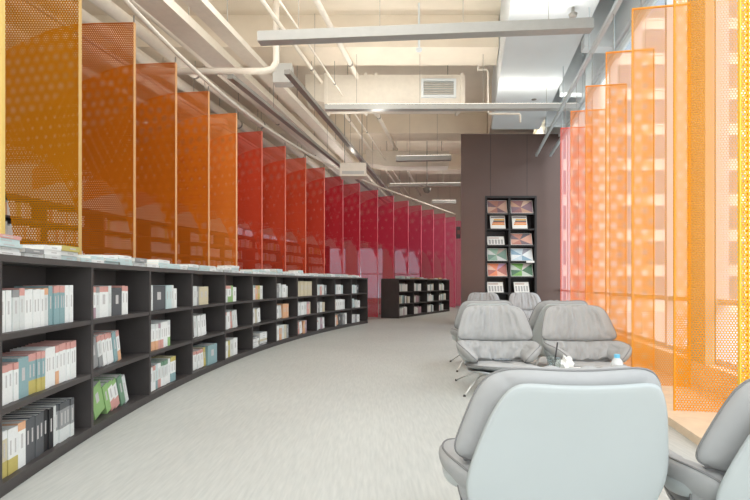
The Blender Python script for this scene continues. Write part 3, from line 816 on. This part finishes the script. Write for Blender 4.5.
q = MB(); q.box(-.034, -.026, -.024, -.012, .02, .06, mat('label dark', (60, 70, 60))); part('bottle_label', q, bt)
yy = 3.05; x = at(597, yy)
q = MB(); q.box(x - .08, x + .08, yy - .04, yy + .06, TZt + .0005, TZt + .004, page_white); solo('paper_napkin', q, 'flat white paper napkin lying on the coffee table', 'napkin')
cup.scale = (1.1, 1.1, 1.05); bt.scale = (1.1, 1.1, 1.0); wrp.scale = (1.15, 1.1, 1.2); wrp.location.z = TZt + .046
# tablet on the seat of the aisle chair
q = MB(); q.box(-.085, .085, -.06, .06, 0, .008, mat('tablet black', (46, 48, 52), .25)); q.box(-.078, .078, -.053, .053, .008, .0085, mat('tablet screen', (90, 104, 116), .1))
tb = solo('tablet', q, 'thin dark tablet lying on the seat of a facing chair', 'tablet'); tb.location = (at(502, 4.86), 4.86, .309)

# ------------------------------------------------------------------ ceiling services
def wpt_(p, yv): return ((p[0] - 375) * yv / 500, yv, CAM_Z + (283.3 - p[1]) * yv / 500)
def run(name, label, cat, x0, z, y0, y1, r=None, box=None, m=pipe_white, hang=True, group=None, step=3.2):
    base = BP(x0, (y0 + y1) / 2, z); root = empty(name, base, 0, label, cat, group)
    q = MB()
    if r: q.tube([BP(x0, y0, z), BP(x0, y1, z)], r, m, 14); q.smooth = False
    else: bbox(q, x0 - box[0]/2, x0 + box[0]/2, y0, y1, z - box[1]/2, z + box[1]/2, m)
    body = part('pipe_body' if r else 'duct_body', q, root, True)
    if r: body.data.polygons.foreach_set('use_smooth', [True]*len(body.data.polygons))
    hh = r if r else box[1]/2
    yv = y0 + .6
    while hang and yv < y1:
        q = MB()
        if r:
            c = BP(x0, yv, z); u = Vector((math.sin(PSI), math.cos(PSI), 0)) * .025
            q.tube([c - u, c + u], r + .008, wire_grey, 14)
        q.tube([BP(x0, yv, z + hh), BP(x0, yv, ZC)], .006, wire_grey, 6); part('hanger', q, root, True); yv += step
    return root
PIPES = [
 (-6.55, 5.15, .085, 'fat white ceiling pipe, the one farthest left above the fins'),
 (-6.05, 5.25, .10, 'fat white ceiling pipe, second of the thick pipes from the left'),
 (-5.45, 5.25, .10, 'fat white ceiling pipe, third of the thick pipes from the left'),
 (-5.02, 5.30, .06, 'medium white ceiling pipe running beside the wide flat duct'),
 (-7.1, 5.0, .07, 'white ceiling pipe low against the left wall'),
 (-7.55, 4.7, .06, 'thin white ceiling pipe lowest beside the left wall'),
 (-3.12, 5.35, .035, 'slim white pipe right of the two flat ducts'),
 (-2.66, 5.05, .016, 'very thin white conduit crossing in front of the big air duct'),
 (-2.35, 5.45, .05, 'white pipe nearest the middle of the ceiling')]
for x0, z, r, lb in PIPES: run('ceiling_pipe', lb, 'pipe', x0, z, 3.0, 25.0, r=r, group='pipes running along the left of the ceiling')
run('cable_duct', 'wide flat white duct running along the ceiling above the left fins', 'duct', -4.35, 4.98, 4.0, 24.5, box=(.40, .14), m=duct_white)
run('cable_duct', 'narrower flat white duct right of the wide one on the ceiling', 'duct', -3.75, 4.95, 4.0, 24.5, box=(.26, .10), m=duct_white)
run('cable_tray', 'thin grey cable tray slung between the ceiling pipes', 'cable tray', -5.75, 4.75, 3.5, 24.5, box=(.05, .05), m=lamp_grey)

# the large air duct across the ceiling, with grille
ad = empty('air_duct', (.2, 11.1, 4.9), 0, 'large white rectangular air duct hanging across the ceiling, with a grille', 'duct')
q = MB(); q.box(-1.05, 1.92, 10.65, 11.35, 4.9, 5.5, duct_white); part('duct_body', q, ad, True)
q = MB(); vs = [(-1.05,10.65,4.9),(-1.05,11.35,4.9),(-1.05,11.35,5.5),(-1.05,10.65,5.5),(-1.5,10.75,5.05),(-1.5,11.4,5.05),(-1.5,11.4,5.55),(-1.5,10.75,5.55)]
q.add(vs, [(0,1,2,3),(7,6,5,4),(0,4,5,1),(1,5,6,2),(2,6,7,3),(3,7,4,0)], duct_white); part('tapered_section', q, ad, True)
for xx in (-1.05, -.2, .02, 1.85):
    q = MB(); q.box(xx - .03, xx + .03, 10.62, 11.38, 4.87, 5.53, duct_white); part('flange', q, ad, True)
q = MB(); gx0, gx1, gz0, gz1 = .98, 1.72, 5.0, 5.4
for a in ((gx0, gx1, gz0, gz0 + .05), (gx0, gx1, gz1 - .05, gz1), (gx0, gx0 + .05, gz0 + .05, gz1 - .05), (gx1 - .05, gx1, gz0 + .05, gz1 - .05)): q.box(a[0], a[1], 10.60, 10.65, a[2], a[3], soffit_white)
for k in range(6): q.box(gx0 + .05, gx1 - .05, 10.615, 10.645, gz0 + .06 + .05*k, gz0 + .085 + .05*k, lamp_grey)
part('grille', q, ad, True)
for xx in (-.6, 1.6):
    q = MB(); q.tube([(xx, 11, 5.5), (xx, 11, ZC)], .008, wire_grey, 6); part('hanger', q, ad, True)
# smaller duct further back
ad = empty('air_duct', (1.2, 16.0, 4.9), 0, 'smaller white air duct far back, below the second ceiling beam', 'duct')
q = MB(); q.box(.35, 2.4, 16.2, 16.8, 4.85, 5.35, duct_white); part('duct_body', q, ad, True)
q = MB(); vs = [(.35,16.2,4.85),(.35,16.8,4.85),(.35,16.8,5.35),(.35,16.2,5.35),(-.3,16.3,5.0),(-.3,16.85,5.0),(-.3,16.85,5.45),(-.3,16.3,5.45)]
q.add(vs, [(0,1,2,3),(7,6,5,4),(0,4,5,1),(1,5,6,2),(2,6,7,3),(3,7,4,0)], duct_white); part('tapered_section', q, ad, True)
for xx in (.6, 2.2):
    q = MB(); q.tube([(xx, 16.5, 5.35), (xx, 16.5, ZC)], .01, wire_grey, 6); part('hanger', q, ad, True)

# transverse pipe with elbow, left of the big lamp
q = MB(); q.tube([(-3.9, 8.4, 4.62), (-1.85, 8.4, 4.62), (-1.72, 8.4, 4.66), (-1.66, 8.4, 4.78), (-1.66, 8.4, ZC)], .055, pipe_white, 12)
solo('cross_pipe', q, 'white pipe crossing above the left fins and elbowing up to the ceiling', 'pipe', smooth=True)
q = MB(); q.box(-1.84, -1.5, 9.0, 9.25, 4.68, 5.02, lamp_grey); q.tube([(-1.75, 9.12, 5.02), (-1.75, 9.12, ZC)], .015, wire_grey, 8); solo('junction_box', q, 'grey junction box hanging behind the pipe elbow', 'junction box')
q = MB(); q.tube([(2.15, 10.4, 5.5), (2.32, 10.4, 5.5), (2.35, 10.4, 5.46), (2.35, 10.4, 4.62), (2.38, 10.4, 4.58), (3.0, 10.4, 4.58), (3.02, 10.4, 4.55), (3.02, 10.4, 4.4)], .022, pipe_white, 10); q.tube([(2.15, 10.4, 5.48), (2.15, 10.4, ZC)], .022, pipe_white, 10)
solo('sprinkler_pipe', q, 'thin white sprinkler pipe bending down right of the air duct', 'pipe', smooth=True)
for k, (px, py, yv, lb) in enumerate(((419, 49, 9.0, 'small white smoke detector on the front beam'), (573, 14, 7.0, 'ceiling sprinkler head over the nearer bright soffit band'), (534, 98, 10.5, 'ceiling sprinkler head over the farther bright soffit band'))):
    X = (px - 375) * yv / 500; zt = ZC if k == 0 else 4.92
    q = MB(); zb = CAM_Z + (283.3 - py) * yv / 500
    q.lathe([(0, zb - .05), (.05, zb - .04), (.06, zb), (.02, zb + .03), (.02, zt)], soffit_white if k == 0 else wire_grey, 14, (X, yv, 0))
    solo('smoke_detector' if k == 0 else 'sprinkler', q, lb, 'detector' if k == 0 else 'sprinkler', smooth=False)
yv = 16.; X = (427 - 375) * yv / 500; zb = CAM_Z + (283.3 - 189.5) * yv / 500
dc = empty('dome_camera', (X, yv, zb), 0, 'round security camera dome hanging on a rod near the far end', 'camera')
q = MB(); q.lathe([(0, -.13), (.07, -.11), (.11, -.05), (.12, 0), (.12, .05), (.05, .09), (0, .09)], lamp_dark, 18); part('dome', q, dc, smooth=True)
q = MB(); q.tube([(0, 0, .09), (0, 0, ZC - zb)], .012, wire_grey, 8); part('rod', q, dc)

q = MB(); a, b, c_, d = wpt_((340, 176), 12.0), wpt_((366, 176), 12.0), 3.95, 12.4
q.box(a[0], b[0], 12.0, d, a[2], c_, duct_white); q.box(a[0] + .05, b[0] - .05, 11.99, 12.0, a[2] + .05, a[2] + .12, lamp_grey)
for xx in (a[0] + .1, b[0] - .1): q.tube([(xx, 12.2, c_), (xx, 12.2, ZC)], .01, wire_grey, 6)
solo('ventilation_box', q, 'small white ventilation box hanging just over the red fins', 'ventilation box')
# linear pendant lamps
def linear_lamp(p0, p1, w, h, label, m=lamp_grey, wires=4, up=0., group='linear pendant lamps'):
    p0, p1 = Vector(p0), Vector(p1); c = (p0 + p1) / 2
    root = empty('pendant_lamp', c, 0, label, 'lamp', group)
    q = MB(); q.bar(p0, p1, w, h, m); part('housing', q, root, True)
    q = MB(); q.bar(p0 + (p1-p0)*.01 + Vector((0,0,h/2 + .004)), p1 - (p1-p0)*.01 + Vector((0,0,h/2 + .004)), w*.8, .008, lamp_glow); part('diffuser', q, root, True)
    for k in range(wires):
        f = (k + .5) / wires; p = p0.lerp(p1, f); q = MB()
        zt = 4.92 if (.62 < p.x - SL*p.y < 1.78 and p.y < 12.5) else ZC
        q.tube([p + Vector((0,0,h/2)), Vector((p.x, p.y, zt))], .004, wire_grey, 6); part('suspension_wire', q, root, True)
    if up:
        ld = bpy.data.lights.new('uplight', 'AREA'); ld.shape = 'RECTANGLE'; L_ = (p1 - p0).length; ld.size = L_; ld.size_y = w; ld.energy = up * L_; ld.color = (1, .955, .89)
        lo = bpy.data.objects.new('uplight', ld); col.objects.link(lo); lo.location = c + Vector((0,0,h/2 + .03))
        lo.rotation_euler = (PI, 0, -math.atan2((p1-p0).y, (p1-p0).x))
def wpt(px, py, yv): return ((px - 375) * yv / 500, yv, CAM_Z + (283.3 - py) * yv / 500)
UP = 2.8
linear_lamp(wpt(259, 38.5, 6.95), wpt(592, 25.5, 6.6), .16, .135, 'long grey linear lamp across the ceiling, nearest of the crosswise ones', up=UP)
linear_lamp(wpt(325, 107.8, 9.7), wpt(578, 107, 9.7), .14, .10, 'long grey linear lamp across the ceiling, second of the crosswise ones', up=UP)
linear_lamp(wpt(396, 159, 13.6), wpt(451, 158, 13.6), .14, .13, 'short grey linear lamp left of the kiosk top', up=UP, wires=2)
linear_lamp(wpt(389, 185.5, 17.3), wpt(461, 184.5, 17.3), .14, .11, 'grey linear lamp far back behind the hanging dome camera', up=UP, wires=2)
linear_lamp(wpt(432, 202, 21), wpt(456, 202, 21), .14, .13, 'shortest grey linear lamp at the far end, just over the pink fins', wires=2, up=UP)
linear_lamp((-2.2, 7.6, 4.2), (.55, 20., 4.2), .10, .065, 'long dark linear lamp running lengthwise just over the left fins', lamp_dark, 4, up=UP*.7)
linear_lamp((-1.39, 7.9, 4.4), (.72, 19.5, 4.4), .10, .075, 'long dark linear lamp running lengthwise in the middle of the ceiling', lamp_dark, 4, up=0)
linear_lamp((-4.6, 9.9, 4.16), (-2.86, 9.6, 4.16), .13, .10, 'grey linear lamp glimpsed through the orange fins on the left', lamp_grey, 2, up=UP)

# ------------------------------------------------------------------ light
w = bpy.data.worlds.new('sky'); scene.world = w; w.use_nodes = True
nt = w.node_tree; bg = nt.nodes['Background']
tc = nt.nodes.new('ShaderNodeTexCoord'); sp = nt.nodes.new('ShaderNodeSeparateXYZ'); rp = nt.nodes.new('ShaderNodeValToRGB')
nt.links.new(tc.outputs['Generated'], sp.inputs[0]); nt.links.new(sp.outputs[2], rp.inputs[0]); nt.links.new(rp.outputs[0], bg.inputs[0])
rp.color_ramp.elements[0].position = 0.; rp.color_ramp.elements[0].color = (.98, .97, .95, 1)
rp.color_ramp.elements[1].position = .7; rp.color_ramp.elements[1].color = (.80, .90, 1., 1)
bg.inputs[1].default_value = 2.2
sd = bpy.data.lights.new('sun', 'SUN'); sd.energy = 1.2; sd.angle = math.radians(20); sd.color = (1, .97, .92)
so = bpy.data.objects.new('sun', sd); col.objects.link(so); so.rotation_euler = (math.radians(50), 0, math.radians(20))
# added area fill lights outside the view, standing for no real lamp
def area(loc, rot, sx, sy, e, c=(1, .985, .96)):
    d = bpy.data.lights.new('area', 'AREA'); d.shape = 'RECTANGLE'; d.size = sx; d.size_y = sy; d.energy = e; d.color = c
    o = bpy.data.objects.new('fill_light', d); col.objects.link(o); o.location = loc; o.rotation_euler = rot
area((-.5, 1.5, 5.3), (0, 0, 0), 4, 5, 110)
area((-1.0, 6.2, 6.0), (0, 0, 0), 4, 1.6, 90)
area((5.2, 17.5, 5.1), (0, math.radians(50), 0), 2, 4, 330, (1, .97, .93))  # added to brighten the far pink fins, hidden by the kiosk

# ------------------------------------------------------------------ camera
cd = bpy.data.cameras.new('camera'); co = bpy.data.objects.new('camera', cd); col.objects.link(co); scene.camera = co
co.location = (0, 0, CAM_Z); co.rotation_euler = (PI/2, 0, 0)
cd.sensor_width = 36; cd.sensor_fit = 'HORIZONTAL'; cd.lens = 24.; cd.shift_y = 33.3 / 750; cd.clip_start = .05; cd.clip_end = 300
scene.view_settings.view_transform = 'Standard'; scene.view_settings.look = 'None'; scene.view_settings.exposure = .12
scene.cycles.transparent_max_bounces = 48; scene.cycles.max_bounces = 8; scene.cycles.diffuse_bounces = 5
print('books', NBOOK[0])
